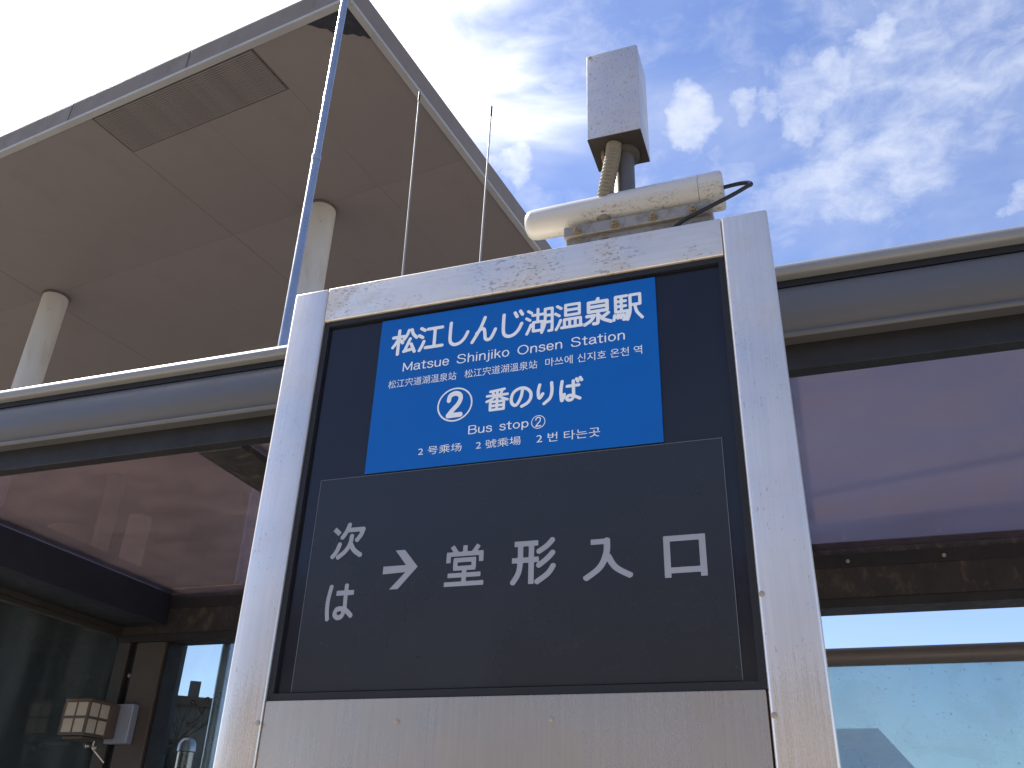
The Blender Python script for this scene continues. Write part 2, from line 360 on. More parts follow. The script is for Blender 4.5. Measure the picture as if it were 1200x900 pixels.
def sdf_cells(strokes, hw, x0, x1, z0, z1, step, butt=False):
    nx = int((x1 - x0) / step) + 2; nz = int((z1 - z0) / step) + 2
    X, Z = np.meshgrid(x0 + step * np.arange(nx), z0 + step * np.arange(nz), indexing='ij')
    F = np.full(X.shape, 1e9)
    for s in strokes:
        h = hw
        if s[0] == 'w': h = s[1]; s = s[2:]
        pts = smooth_pts(s[1:]) if s[0] == 's' else [np.array(q, float) for q in s]
        for i in range(len(pts) - 1):
            a, b = pts[i], pts[i + 1]; d = b - a; L = math.hypot(*d)
            if L < 1e-6: continue
            u = d / L; px = X - a[0]; pz = Z - a[1]
            al = px * u[0] + pz * u[1]; pe = np.abs(-px * u[1] + pz * u[0])
            if butt:
                da = np.where(al < 0, -al, 0); db = np.where(al > L, al - L, 0)
                G = np.hypot(np.clip(da + db, 0, None), pe) - h
                if i == 0: G = np.maximum(G, -al)
                if i == len(pts) - 2: G = np.maximum(G, al - L)
            else:
                t = np.clip(al, 0, L); G = np.hypot(al - t, pe) - h
            F = np.minimum(F, G)
    return X, Z, F

def add_sdf(bm, X, Z, F, fmap):
    """marching squares: faces wherever F < 0, mapped by fmap(u, v) -> world point"""
    cache = {}
    def vert(key, u, v):
        if key not in cache: cache[key] = bm.verts.new(fmap(u, v))
        return cache[key]
    nx, nz = F.shape; ins = F < 0
    any_ = ins[:-1, :-1] | ins[1:, :-1] | ins[1:, 1:] | ins[:-1, 1:]
    for i, j in zip(*np.nonzero(any_)):
        c = [(i, j), (i + 1, j), (i + 1, j + 1), (i, j + 1)]; poly = []
        for k in range(4):
            a, b = c[k], c[(k + 1) % 4]; fa, fb = F[a], F[b]
            if fa < 0: poly.append(vert(a, X[a], Z[a]))
            if (fa < 0) != (fb < 0):
                t = fa / (fa - fb); key = (a, b) if a < b else (b, a)
                poly.append(vert(key, X[a] + t * (X[b] - X[a]), Z[a] + t * (Z[b] - Z[a])))
        if len(poly) >= 3 and len(set(poly)) == len(poly):
            try: bm.faces.new(poly)
            except ValueError: pass

L_ = lambda *p: list(p)
S_ = lambda *p: ['s', *p]
KAN = {
 '松': [L_((2,72),(46,72)),L_((25,98),(25,2)),S_((24,70),(16,50),(3,32)),L_((27,62),(42,46)),S_((64,94),(58,76),(46,58)),S_((76,95),(83,76),(98,60)),L_((72,58),(54,14)),L_((50,10),(88,16)),L_((78,36),(93,4))],
 '江': [L_((10,93),(25,83)),L_((3,65),(18,55)),S_((8,4),(17,20),(24,38)),L_((38,86),(95,86)),L_((66,86),(66,12)),L_((32,12),(98,12))],
 'し': [S_((24,96),(23,60),(25,22),(40,7),(62,10),(80,26),(92,50))],
 'ん': [S_((52,97),(34,52),(6,4)),S_((22,36),(38,52),(50,50),(54,32),(57,12),(68,6),(80,14),(94,44))],
 'じ': [S_((20,94),(19,60),(21,22),(36,7),(58,10),(76,26),(88,50)),L_((62,96),(70,80)),L_((82,100),(90,86))],
 '湖': [L_((7,93),(20,84)),L_((1,65),(14,56)),S_((3,4),(11,20),(18,38)),L_((24,74),(62,74)),L_((43,96),(43,46)),L_((27,46),(59,46)),L_((59,46),(59,12)),L_((59,12),(27,12)),L_((27,12),(27,46)),L_((70,92),(96,92)),S_((96,92),(96,14),(93,6),(84,5)),S_((70,92),(70,44),(66,22),(58,2)),L_((70,66),(96,66)),L_((70,40),(96,40))],
 '温': [L_((10,94),(24,84)),L_((3,66),(17,56)),S_((6,4),(15,20),(22,38)),L_((40,94),(90,94)),L_((90,94),(90,54)),L_((90,54),(40,54)),L_((40,54),(40,94)),L_((40,74),(90,74)),L_((36,38),(94,38)),L_((36,38),(36,9)),L_((55,38),(55,9)),L_((75,38),(75,9)),L_((94,38),(94,9)),L_((26,8),(101,8))],
 '泉': [L_((52,100),(47,90)),L_((18,88),(84,88)),L_((84,88),(84,52)),L_((84,52),(18,52)),L_((18,52),(18,88)),L_((18,70),(84,70)),S_((51,52),(51,12),(47,5),(36,5)),L_((12,36),(38,36)),S_((38,36),(26,18),(4,5)),L_((88,40),(66,25)),S_((54,36),(70,18),(97,5))],
 '駅': [L_((9,94),(48,94)),L_((9,94),(9,36)),L_((29,94),(29,36)),L_((9,75),(44,75)),L_((9,56),(44,56)),L_((9,36),(49,36)),S_((49,36),(48,18),(44,6),(36,4)),L_((5,24),(2,6)),L_((16,24),(16,12)),L_((26,24),(27,12)),L_((36,24),(38,15)),L_((60,94),(94,94)),L_((94,94),(94,56)),L_((60,56),(94,56)),S_((60,94),(60,50),(58,26),(50,2)),S_((76,56),(82,28),(100,3))],
 '番': [L_((82,98),(18,92)),L_((30,90),(34,76)),L_((72,92),(66,76)),L_((4,72),(97,72)),L_((50,94),(50,46)),S_((48,72),(28,56),(3,46)),S_((52,72),(74,56),(97,46)),L_((20,42),(81,42)),L_((81,42),(81,4)),L_((81,4),(20,4)),L_((20,4),(20,42)),L_((50,42),(50,4)),L_((20,23),(81,23))],
 'の': [S_((56,84),(50,50),(36,20),(22,12),(9,26),(7,50),(18,76),(44,90),(72,86),(92,64),(92,36),(78,16),(54,4))],
 'り': [S_((24,94),(18,66),(20,38),(26,32),(38,50)),S_((76,97),(78,60),(70,26),(44,3))],
 'ば': [S_((14,96),(9,52),(13,6),(24,34)),L_((36,70),(86,70)),L_((62,92),(64,22)),S_((64,22),(56,7),(42,5),(34,15),(44,26),(64,22),(90,8)),L_((76,100),(82,88)),L_((92,104),(98,92))],
 '次': [L_((4,88),(22,72)),S_((26,44),(18,22),(6,6)),S_((50,100),(42,78),(30,60)),L_((44,82),(97,82)),S_((94,84),(88,66),(76,50)),S_((60,66),(58,44),(46,22),(22,3)),S_((60,40),(72,22),(94,6))],
 'は': [S_((16,97),(9,60),(9,30),(14,0)),L_((36,74),(98,74)),S_((70,98),(70,60),(72,26)),S_((72,30),(64,10),(50,5),(38,14),(44,28),(64,29),(80,22),(97,8))],
 '堂': [L_((17,99),(29,82)),L_((50,100),(50,80)),L_((84,99),(72,82)),L_((4,79),(96,79)),L_((9,80),(9,58)),L_((91,80),(91,58)),L_((22,64),(78,64)),L_((27,66),(27,44)),L_((73,66),(73,44)),L_((22,44),(78,44)),L_((50,44),(50,4)),L_((9,27),(91,27)),L_((1,6),(99,6))],
 '形': [L_((6,92),(60,92)),L_((1,54),(62,54)),S_((20,92),(20,50),(16,24),(3,2)),L_((45,92),(45,-1)),S_((93,98),(80,84),(60,71)),S_((94,69),(80,54),(60,39)),S_((95,39),(82,20),(56,2))],
 '入': [L_((16,92),(56,92)),S_((49,98),(48,64),(34,30),(3,4)),S_((50,58),(66,28),(97,6))],
 '口': [L_((6,92),(94,92)),L_((12,98),(12,-2)),L_((88,98),(88,-2)),L_((12,15),(88,15))],
}
def ell(cx, cz, rx, rz, n=28): return [(cx + rx * math.cos(2 * math.pi * i / n), cz + rz * math.sin(2 * math.pi * i / n)) for i in range(n + 1)]
LAT = {
 'M': (86,[L_((8,0),(8,98)),L_((8,98),(43,14)),L_((43,14),(78,98)),L_((78,98),(78,0))]),
 'a': (60,[S_((10,56),(16,67),(30,72),(45,67),(50,54),(50,16),(57,2)),S_((49,44),(24,38),(8,28),(8,12),(20,1),(36,5),(49,20))]),
 't': (42,[S_((20,94),(20,14),(26,3),(38,4)),L_((3,70),(38,70))]),
 's': (54,[S_((47,57),(38,70),(24,72),(11,65),(11,48),(28,39),(46,31),(48,12),(36,1),(20,1),(6,14))]),
 'u': (60,[S_((9,70),(9,22),(16,4),(30,1),(44,10),(51,26)),L_((51,70),(51,1))]),
 'e': (60,[S_((9,38),(51,38),(48,58),(38,70),(28,72),(14,64),(8,38),(12,12),(28,1),(42,4),(51,17))]),
 'S': (82,[S_((70,76),(60,94),(42,100),(20,94),(13,76),(22,60),(42,52),(66,42),(73,24),(62,6),(40,0),(18,6),(8,26))]),
 'h': (60,[L_((9,100),(9,1)),S_((9,46),(20,65),(34,72),(47,64),(51,46),(51,1))]),
 'i': (20,[L_((10,70),(10,1)),L_((10,95),(10,97))]),
 'n': (60,[L_((9,70),(9,1)),S_((9,46),(20,65),(34,72),(47,64),(51,46),(51,1))]),
 'j': (24,[S_((15,70),(15,-10),(10,-22),(0,-24)),L_((15,95),(15,97))]),
 'k': (54,[L_((9,100),(9,1)),L_((46,70),(9,30)),L_((24,46),(50,1))]),
 'o': (64,[ell(32, 36, 24, 35)]),
 'O': (94,[ell(47, 50, 39, 50)]),
 'B': (78,[L_((10,0),(10,100)),S_((10,100),(48,100),(63,92),(66,77),(60,60),(46,54),(10,54)),S_((46,54),(66,45),(72,27),(64,7),(46,0),(10,0))]),
 'p': (64,[L_((9,70),(9,-26)),ell(32, 36, 23, 35)]),
 '2': (84,[S_((12,72),(18,92),(42,101),(66,93),(72,74),(60,50),(34,26),(12,3)),L_((12,3),(76,3))]),
 ' ': (46,[]),
}

def letters(name, parent, y, items, mat, butt=False, step=2.0, label=None):
    """items: (strokes, half width, x0, z0, sx, sz) in metres per glyph unit"""
    bm = bmesh.new()
    for strokes, hw, x0, z0, sx, sz in items:
        P = [q for s in strokes for q in (s[1:] if s[0] == 's' else s)]
        ux = [q[0] for q in P]; uz = [q[1] for q in P]
        X, Z, F = sdf_cells(strokes, hw, min(ux) - hw - 4, max(ux) + hw + 4, min(uz) - hw - 4, max(uz) + hw + 4, step, butt)
        add_sdf(bm, X, Z, F, lambda u, v: Vector((x0 + u * sx, y, z0 + v * sz)))
    for v in bm.verts: v.co.y = y
    o = fin(bm, name, mat, parent)
    if o.data.polygons[0].normal.y > 0: o.data.flip_normals()
    if label: o['label'] = label
    return o

def latin_items(text, x0, x1, z0, cap, hw=5.5, gap=7):
    tot = sum(LAT[c][0] + gap for c in text) - gap
    s = (x1 - x0) / tot; sz = cap / 100; u = 0; out = []
    for c in text:
        wd, st = LAT[c]
        if st: out.append((st, hw, x0 + u * s, z0, s, sz))
        u += wd + gap
    return out

def font_text(name, parent, text, x0, x1, z0, z1, y, mat, label=None):
    """small lettering from Blender's built-in font, fitted to its ink box"""
    c = bpy.data.curves.new('lettering', 'FONT'); c.body = text; c.size = 1.0; c.fill_mode = 'FRONT'; c.dimensions = '2D'
    t = bpy.data.objects.new('lettering_source', c); COL.objects.link(t)
    bpy.context.view_layer.update()
    me = bpy.data.meshes.new_from_object(t.evaluated_get(bpy.context.evaluated_depsgraph_get()))
    bpy.data.objects.remove(t); bpy.data.curves.remove(c)
    co = np.array([v.co[:2] for v in me.vertices]); lo = co.min(0); hi = co.max(0)
    ox, oz = (x0 + x1) / 2, (z0 + z1) / 2
    for v in me.vertices:
        v.co = Vector((x0 + (v.co.x - lo[0]) / (hi[0] - lo[0]) * (x1 - x0) - ox, 0, z0 + (v.co.y - lo[1]) / (hi[1] - lo[1]) * (z1 - z0) - oz))
    me.materials.clear(); me.name = name; me.update()
    if me.polygons and me.polygons[0].normal.y > 0: me.flip_normals()
    o = link(name, me, parent, (ox, y, oz), mat)
    if label: o['label'] = label
    return o

# ================================================================== GROUND
g = quad('ground', [(-400, -400, -.16), (400, -400, -.16), (400, 400, -.16), (-400, 400, -.16)], 'earth'); structure(g)
bm = bmesh.new(); add_box(bm, -60, 60, -17.0, -4.4, -.30, -.13); structure(fin(bm, 'road', 'asphalt', None))
bm = bmesh.new(); add_box(bm, -60, 60, -4.2, 60, -.25, 0.0); structure(fin(bm, 'pavement', 'paving', None))
bm = bmesh.new(); add_box(bm, -60, 60, -20.5, -17.2, -.25, 0.0); structure(fin(bm, 'pavement', 'paving', None))
for y0, y1 in ((-4.4, -4.2), (-17.2, -17.0)):
    bm = bmesh.new(); add_box(bm, -60, 60, y0, y1, -.25, 0.004, .01); structure(fin(bm, 'kerb', 'kerb', None))
for k in range(-6, 7):
    bm = bmesh.new(); add_box(bm, k * 8 - 2.5, k * 8 + 2.5, -9.77, -9.62, -.14, -.126); structure(fin(bm, 'road_marking', 'paint', None))

# ================================================================== BUS STOP SIGN
sign = thing('bus_stop_sign', 'tall brushed steel bus stop sign with a blue station name plate above a dark notice', 'sign', (-.63, 1.8, 0))
YF = 1.70
def frame_piece(name, x0, x1, z0, z1, mat, y0=YF, y1=1.86, bev=.006, parent=sign):
    return box(name, x0, x1, y0, y1, z0, z1, mat, parent, bev, 3, smooth=True)
pl = frame_piece('frame_post', -1.256, -1.153, 0.0, 2.897, 'steel', bev=.007)
pr = frame_piece('frame_post', -.112, -.006, 0.0, 2.899, 'steel', bev=.007)
tr_ = frame_piece('top_rail', -1.1525, -.1125, 2.791, 2.8965, 'steel_dirty', YF + .001, bev=.0035)
lp = box('lower_panel', -1.151, -.115, YF + .004, 1.84, .05, 1.835, 'steel_low', sign, .003, 2, smooth=True)
box('cabinet_back', -1.15, -.115, 1.845, 1.862, .05, 2.79, 'steel_low', sign, .002)
scr = box('screen', -1.140, -.124, 1.7180, 1.735, 1.848, 2.778, 'screen', sign)
# gasket: four dark strips round the opening
bm = bmesh.new()
add_box(bm, -1.1525, -1.138, 1.708, 1.74, 1.8355, 2.7905); add_box(bm, -.1265, -.1125, 1.708, 1.74, 1.8355, 2.7905)
add_box(bm, -1.1379, -.1266, 1.708, 1.74, 2.776, 2.7905); add_box(bm, -1.1379, -.1266, 1.708, 1.74, 1.8355, 1.850)
fin(bm, 'gasket', 'gasket', sign)
# screws: small domed heads with a ring
def screw(parent, x, z, y=YF):
    bm = bmesh.new()
    add_tube(bm, [(x, y + .002, z), (x, y - .0012, z), (x, y - .0022, z)], [.0058, .0056, .003], 14)
    return fin(bm, 'screw', 'screw', parent, smooth=True, angle=40)
screw(pr, -.105, 2.005); screw(pr, -.105, 1.79); screw(pr, -.06, 1.30); screw(pl, -1.16, 1.79); screw(pl, -1.16, 1.25)
screw(lp, -.838, 1.79, YF + .004); screw(lp, -.515, 1.79, YF + .004)
# blue plate
plate = box('name_plate', -.9835, -.2745, 1.7125, 1.7178, 2.3435, 2.7685, 'blue', sign, .0008)
YT = 1.7119
def title_items(text, x0, x1, z0, z1, hw, pad=0.08):
    n = len(text); wd = (x1 - x0) / (n + (n - 1) * pad); out = []
    for i, c in enumerate(text):
        out.append((KAN[c], hw * (.86 if c in '湖温駅番' else 1), x0 + i * wd * (1 + pad), z0, wd / 100, (z1 - z0) / 100))
    return out
for it in title_items('松江しんじ湖温泉駅', -.947, -.308, 2.660, 2.732, 6.4, .05): letters('title_character', plate, YT, [it], 'ink', step=2.0)
ti = latin_items('Matsue Shinjiko Onsen Station', -.9113, -.3492, 2.6095, .0235)
for a_, b_ in ((0, 6), (6, 14), (14, 19), (19, 26)): letters('roman_word', plate, YT, ti[a_:b_], 'ink', step=3.0)
font_text('chinese_lettering', plate, '松江宍道湖温泉站', -.9458, -.7643, 2.565, 2.588, YT, 'ink')
font_text('chinese_lettering', plate, '松江宍道湖溫泉站', -.7431, -.5598, 2.565, 2.588, YT, 'ink')
font_text('korean_lettering', plate, '마쓰에 신지호 온천 역', -.5402, -.3119, 2.565, 2.588, YT, 'ink')
letters('number_ring', plate, YT, [([ell(0, 0, 100, 100, 60)], 4.6, -.763, 2.4975, .00043, .00043)], 'ink', step=3.0)
letters('stop_number', plate, YT, [(LAT['2'][1], 11, -.7850, 2.4675, .0005, .00059)], 'ink', step=2.5)
for it in title_items('番のりば', -.684, -.452, 2.468, 2.523, 7.2, .08): letters('boarding_character', plate, YT, [it], 'ink', step=2.0)
letters('bus_stop_lettering', plate, YT, latin_items('Bus stop', -.7257, -.5767, 2.4155, .0200), 'ink', step=3.0)
letters('number_ring', plate, YT, [([ell(0, 0, 100, 100, 40)], 6.0, -.5546, 2.425, .000158, .000158)], 'ink', step=5.0)
letters('stop_number', plate, YT, [(LAT['2'][1], 7, -.5625, 2.4142, .00018, .00022)], 'ink', step=3.0)
font_text('chinese_lettering', plate, '2 号乘场', -.8478, -.7386, 2.3745, 2.3955, YT, 'ink')
font_text('chinese_lettering', plate, '2 號乘場', -.7034, -.5950, 2.3737, 2.3952, YT, 'ink')
font_text('korean_lettering', plate, '2 번 타는곳', -.5581, -.4120, 2.3721, 2.3951, YT, 'ink')
# notice film with pale cut edge
notice = box('notice_film', -1.099, -.1545, 1.7150, 1.7178, 1.853, 2.339, 'film', sign)
bm = bmesh.new()
for a in ((-1.0995, -1.0984, 1.853, 2.3395), (-.1552, -.1541, 1.853, 2.3395), (-1.0984, -.1552, 2.3382, 2.3392)):
    add_box(bm, a[0], a[1], 1.7143, 1.7149, a[2], a[3])
fin(bm, 'film_edge', 'film_edge', notice)
YN = 1.7142
def big(c, x0, x1, z0, z1, hw):
    P = [q for s in KAN[c] for q in (s[1:] if s[0] == 's' else s)]
    return (KAN[c], hw, x0, z0, (x1 - x0) / 100, (z1 - z0) / 100)
for c_ in (('次', -1.0468, -.9640, 2.1405, 2.222, 6.6), ('は', -1.0435, -.9735, 2.0034, 2.082, 7.0), ('堂', -.7611, -.6690, 2.0600, 2.1495, 5.6), ('形', -.6085, -.5110, 2.0563, 2.1500, 6.2),
           ('入', -.4528, -.3502, 2.0544, 2.1417, 6.6), ('口', -.2914, -.1985, 2.0520, 2.1365, 7.0)):
    letters('notice_character', notice, YN, [big(*c_)], 'ink_grey', True, 1.6)
bm = bmesh.new()
AR = [(32, 100), (59, 100), (100, 54), (48, 0), (23, 0), (66, 42), (0, 40), (0, 60), (66, 60)]
av = [bm.verts.new((-.9087 + u * .000834, YN, 2.0626 + v * .000873)) for u, v in AR]
for q in ((0, 1, 2, 8), (8, 2, 5), (5, 2, 3, 4), (6, 7, 8, 5)): bm.faces.new([av[k] for k in q])
ar = fin(bm, 'arrow', 'ink_grey', notice)
if ar.data.polygons[0].normal.y > 0: ar.data.flip_normals()

# ================================================================== BOX ON ITS MAST
bx = thing('sensor_box', 'tall pale metal box on a short mast above the sign top with a ribbed hose', 'equipment box', (-.355, 1.8, 2.897))
hs = box('housing', -.436, -.2915, 1.72, 1.848, 3.250, 3.567, 'box', bx, .004, 2, smooth=True)
bm = bmesh.new(); add_box(bm, -.4355, -.292, 1.7205, 1.8475, 3.2465, 3.2495)
fin(bm, 'bottom_plate', 'box_under', bx)
screw(hs, -.425, 3.555, 1.72)
tube('mast', [(-.356, 1.802, 2.898), (-.356, 1.802, 3.246)], .0285, 'mast', bx, 28)
bm = bmesh.new(); add_tube(bm, [(-.356, 1.802, 3.236), (-.356, 1.802, 3.2462)], .044, 28); fin(bm, 'mast_flange', 'mast', bx, smooth=True, angle=40)
bm = bmesh.new(); add_tube(bm, [(-.402, 1.775, 3.246), (-.402, 1.775, 3.222)], .010, 6); add_tube(bm, [(-.402, 1.775, 3.228), (-.402, 1.775, 3.208)], .005, 8)
fin(bm, 'bolt', 'bolt', bx)
path = [(-.372, 1.757, 3.248), (-.376, 1.753, 3.20), (-.386, 1.750, 3.14), (-.397, 1.752, 3.08), (-.402, 1.758, 3.02), (-.402, 1.765, 2.95), (-.400, 1.77, 2.897)]
pts = smooth_pts([np.array(p) for p in path], 26)
rr = [.0180 + .0032 * math.cos(i * math.pi / 2.5) for i in range(len(pts))]
bm = bmesh.new(); add_tube(bm, [tuple(p) for p in pts], rr, 18); fin(bm, 'ribbed_hose', 'conduit', bx, smooth=True)

# ================================================================== TUBE ANTENNA
an = thing('tube_antenna', 'cream plastic tube antenna lying along the top edge of the sign', 'antenna', (-.35, 1.78, 2.897))
Ya = 1.775
A0, A1 = Vector((-.608, Ya, 3.040)), Vector((-.150, Ya, 3.036))
rp = [(-.618, .020), (-.614, .030), (-.606, .0375), (-.595, .0405), (-.50, .0425), (-.35, .0452), (-.16, .0490)]
def zc_at(x): return 3.041 - (x + .6) * .004
bm = bmesh.new(); add_tube(bm, [(x, Ya, zc_at(x)) for x, r in rp], [r for x, r in rp], 40); fin(bm, 'tube', 'radome', an, smooth=True, angle=45)
rp = [(-.1590, .0494), (-.112, .0502), (-.104, .0485), (-.101, .044)]
bm = bmesh.new(); add_tube(bm, [(x, Ya, zc_at(x)) for x, r in rp], [r for x, r in rp], 40); fin(bm, 'end_cap', 'radome', an, smooth=True, angle=45)
box('bracket', -.505, -.133, 1.738, 1.81, 2.951, 2.985, 'bracket', an, .002)
bm = bmesh.new(); add_box(bm, -.50, -.14, 1.75, 1.80, 2.8975, 2.9505); fin(bm, 'bracket_foot', 'bracket', an)
first = None
for x in (-.470, -.372, -.275, -.176):
    if first is None:
        bm = bmesh.new()
        add_tube(bm, [(x, 1.7375, 2.966), (x, 1.728, 2.966)], .0095, 6); add_tube(bm, [(x, 1.7375, 2.966), (x, 1.735, 2.966)], .013, 16); add_tube(bm, [(x, 1.728, 2.966), (x, 1.720, 2.966)], .0045, 10)
        first = fin(bm, 'bolt', 'bolt', an, (x, 1.73, 2.966))
    else: copy_part(first, (x, 1.73, 2.966))
cab = smooth_pts([np.array(p) for p in [(-.104, Ya, 3.047), (-.085, 1.774, 3.048), (-.060, 1.768, 3.044), (-.040, 1.758, 3.033), (-.0345, 1.748, 3.018), (-.045, 1.740, 3.007), (-.078, 1.732, 2.984), (-.138, 1.722, 2.951), (-.190, 1.722, 2.930), (-.225, 1.728, 2.912), (-.240, 1.738, 2.896)]], 8)
tube('cable', [tuple(p) for p in cab], .0052, 'cable', an, 12)

# ================================================================== SHELTER
sh = thing('bus_shelter', 'grey bus shelter with tinted roof sheets and glass walls behind the sign', 'bus shelter', (0, 3.2, 0))
X0, X1 = -5.6, 4.2
# front gutter: rounded face, thin lip below
gp = [(2.300, 3.062), (2.290, 3.060), (2.276, 3.052), (2.266, 3.035), (2.258, 3.010), (2.254, 2.980), (2.256, 2.950), (2.263, 2.925), (2.275, 2.905), (2.279, 2.893), (2.300, 2.893)]
sweep_x('gutter', gp, X0, X1, 'gutter', sh, angle=50)
sweep_x('gutter_lip', [(2.260, 2.8925), (2.257, 2.884), (2.262, 2.877), (2.31, 2.880), (2.31, 2.8925)], X0, X1, 'gutter', sh, angle=30)
sweep_x('roof_gap_shade', [(2.285, 3.085), (2.285, 3.0625), (2.33, 3.0625), (2.33, 3.085)], X0, X1, 'gasket', sh)  # black strip painted for the shade in the open gap under the cap
cp = [(2.262, 3.086), (2.254, 3.092), (2.251, 3.104), (2.256, 3.120), (2.270, 3.133), (2.292, 3.139), (2.34, 3.139), (2.34, 3.086)]
sweep_x('roof_edge_cap', cp, X0, X1, 'cap', sh, angle=50)
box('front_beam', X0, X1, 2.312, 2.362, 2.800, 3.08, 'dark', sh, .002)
# tinted roof sheets, one per bay, divided by beams along y
def slab(name, x0, x1, y0, y1, z0, z1, mat, parent): return box(name, x0, x1, y0, y1, z0, z1, mat, parent)
for x0, x1 in ((-5.45, -3.62), (-3.49, -2.045), (-1.855, -.10), (-.02, 1.75), (1.85, 3.6)):
    slab('roof_sheet', x0, x1, 2.364, 4.086, 2.822, 2.827, 'roof', sh)
for x0, x1 in ((-2.043, -1.857), (-.099, -.021), (1.752, 1.848)):
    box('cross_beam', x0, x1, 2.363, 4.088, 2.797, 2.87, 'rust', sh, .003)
# side beam at the left end: inner face, underside, inner return
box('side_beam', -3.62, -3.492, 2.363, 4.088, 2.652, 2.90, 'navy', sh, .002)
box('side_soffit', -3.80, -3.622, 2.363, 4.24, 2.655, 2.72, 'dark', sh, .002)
box('side_header', -3.90, -3.802, 2.363, 4.36, 2.628, 2.86, 'frame', sh, .002)
# rear beam with its upper angle and lower ledge
rb = box('rear_beam', -3.80, X1, 4.095, 4.20, 2.605, 2.86, 'rust', sh, .002)
box('rear_beam_flange', -3.49, X1, 4.0905, 4.0945, 2.742, 2.80, 'dark', rb)
box('rear_beam_ledge', -3.80, X1, 4.088, 4.235, 2.566, 2.6045, 'dark', rb, .002)
first = None
for x in (-2.9, -1.6, .13, .52, .91, 1.3, 1.69, 2.1):
    if first is None:
        bm = bmesh.new(); add_tube(bm, [(x, 4.0904, 2.768), (x, 4.084, 2.768)], .0085, 10); add_tube(bm, [(x, 4.084, 2.768), (x, 4.080, 2.768)], .005, 10)
        first = fin(bm, 'bolt', 'screw', rb, (x, 4.086, 2.768))
    else: copy_part(first, (x, 4.086, 2.768), rb)
# left bay: corner post, window frames and panes
box('corner_post', -3.665, -3.475, 4.10, 4.235, 0, 2.565, 'post', sh, .004, 2)
box('post_gap_shade', -3.715, -3.668, 4.13, 4.22, 0, 2.60, 'gasket', sh)  # black strip stands in for the dark gap between stile and post
box('window_stile', -3.80, -3.717, 4.10, 4.225, 0, 2.60, 'frame', sh, .003)
box('window_stile', -3.472, -3.462, 4.12, 4.235, 0, 2.565, 'gasket', sh)
wf = box('window_frame', -3.461, -3.545 + .015, 4.225, 4.275, 0, 2.61, 'frame', sh) if False else None
for x0, x1 in ((-3.64, -3.556), (-1.92, -1.86)):
    box('window_stile', x0, x1, 4.237, 4.285, 0, 2.62, 'frame', sh, .002)
box('window_rail', -3.555, -1.921, 4.237, 4.285, 2.595, 2.66, 'frame', sh, .002)
box('window_rail', -3.555, -1.921, 4.237, 4.285, .10, .17, 'frame', sh, .002)
box('rear_pane', -3.555, -1.921, 4.258, 4.268, .171, 2.594, 'pane', sh)
box('side_pane', -3.842, -3.834, 2.45, 4.16, .15, 2.600, 'side_pane', sh)
box('side_rail', -3.86, -3.806, 2.363, 4.16, 2.601, 2.626, 'frame', sh, .002)
box('side_rail', -3.86, -3.806, 2.363, 4.16, .08, .149, 'frame', sh, .002)
box('window_stile', -3.86, -3.815, 4.161, 4.225, 0, 2.60, 'frame', sh, .002)
bm = bmesh.new(); bmesh.ops.create_uvsphere(bm, u_segments=12, v_segments=8, radius=.011, matrix=Matrix.Translation((-3.69, 4.12, 2.39)))
fin(bm, 'post_bolt', 'lip', sh, smooth=True)
# glass fittings seen through the panes: two-armed clamps on the rear pane
def clamp(x, z, y, s=1):
    bm = bmesh.new()
    for dx, dz in ((-.045, .0), (.045, .012)):
        bmesh.ops.create_uvsphere(bm, u_segments=12, v_segments=8, radius=.015, matrix=Matrix.Translation((x + dx, y, z + dz)))
        add_tube(bm, [(x, y + .035, z - .055), (x + dx, y + .012, z + dz)], .004, 8)
    bmesh.ops.create_uvsphere(bm, u_segments=12, v_segments=8, radius=.015, matrix=Matrix.Translation((x - .045, y, z - .115)))
    add_tube(bm, [(x, y + .035, z - .055), (x - .045, y + .012, z - .115)], .004, 8)
    return fin(bm, 'glass_clamp', 'frame', sh, smooth=True, angle=60)
clamp(-3.28, 2.26, 4.24)
# right bays: pipe rail and dusty glass screen
tube('hand_rail', [(-1.855, 4.27, 2.392), (X1, 4.27, 2.392)], .0385, 'pipe', sh, 28)
for x in (1.36, 3.2):
    bm = bmesh.new(); add_tube(bm, [(x, 4.27, 2.425), (x, 4.27, 2.442)], .014, 12); fin(bm, 'rail_bolt', 'dark', sh)
box('glass_screen', -1.855, -.12, 4.264, 4.276, .12, 2.352, 'screen_glass', sh)
box('glass_screen', -.09, 2.40, 4.264, 4.276, .12, 2.352, 'screen_glass', sh)
box('glass_screen', 2.43, 4.15, 4.264, 4.276, .12, 2.352, 'screen_glass', sh)
for x0 in (-1.8, 4.1):
    if x0 > 0: box('rear_post', x0, x0 + .1, 4.10, 4.20, 0, 2.565, 'post', sh, .003)
for x0 in (-5.55, 4.05):
    box('front_post', x0, x0 + .1, 2.365, 2.465, 0, 2.80, 'post', sh, .003)

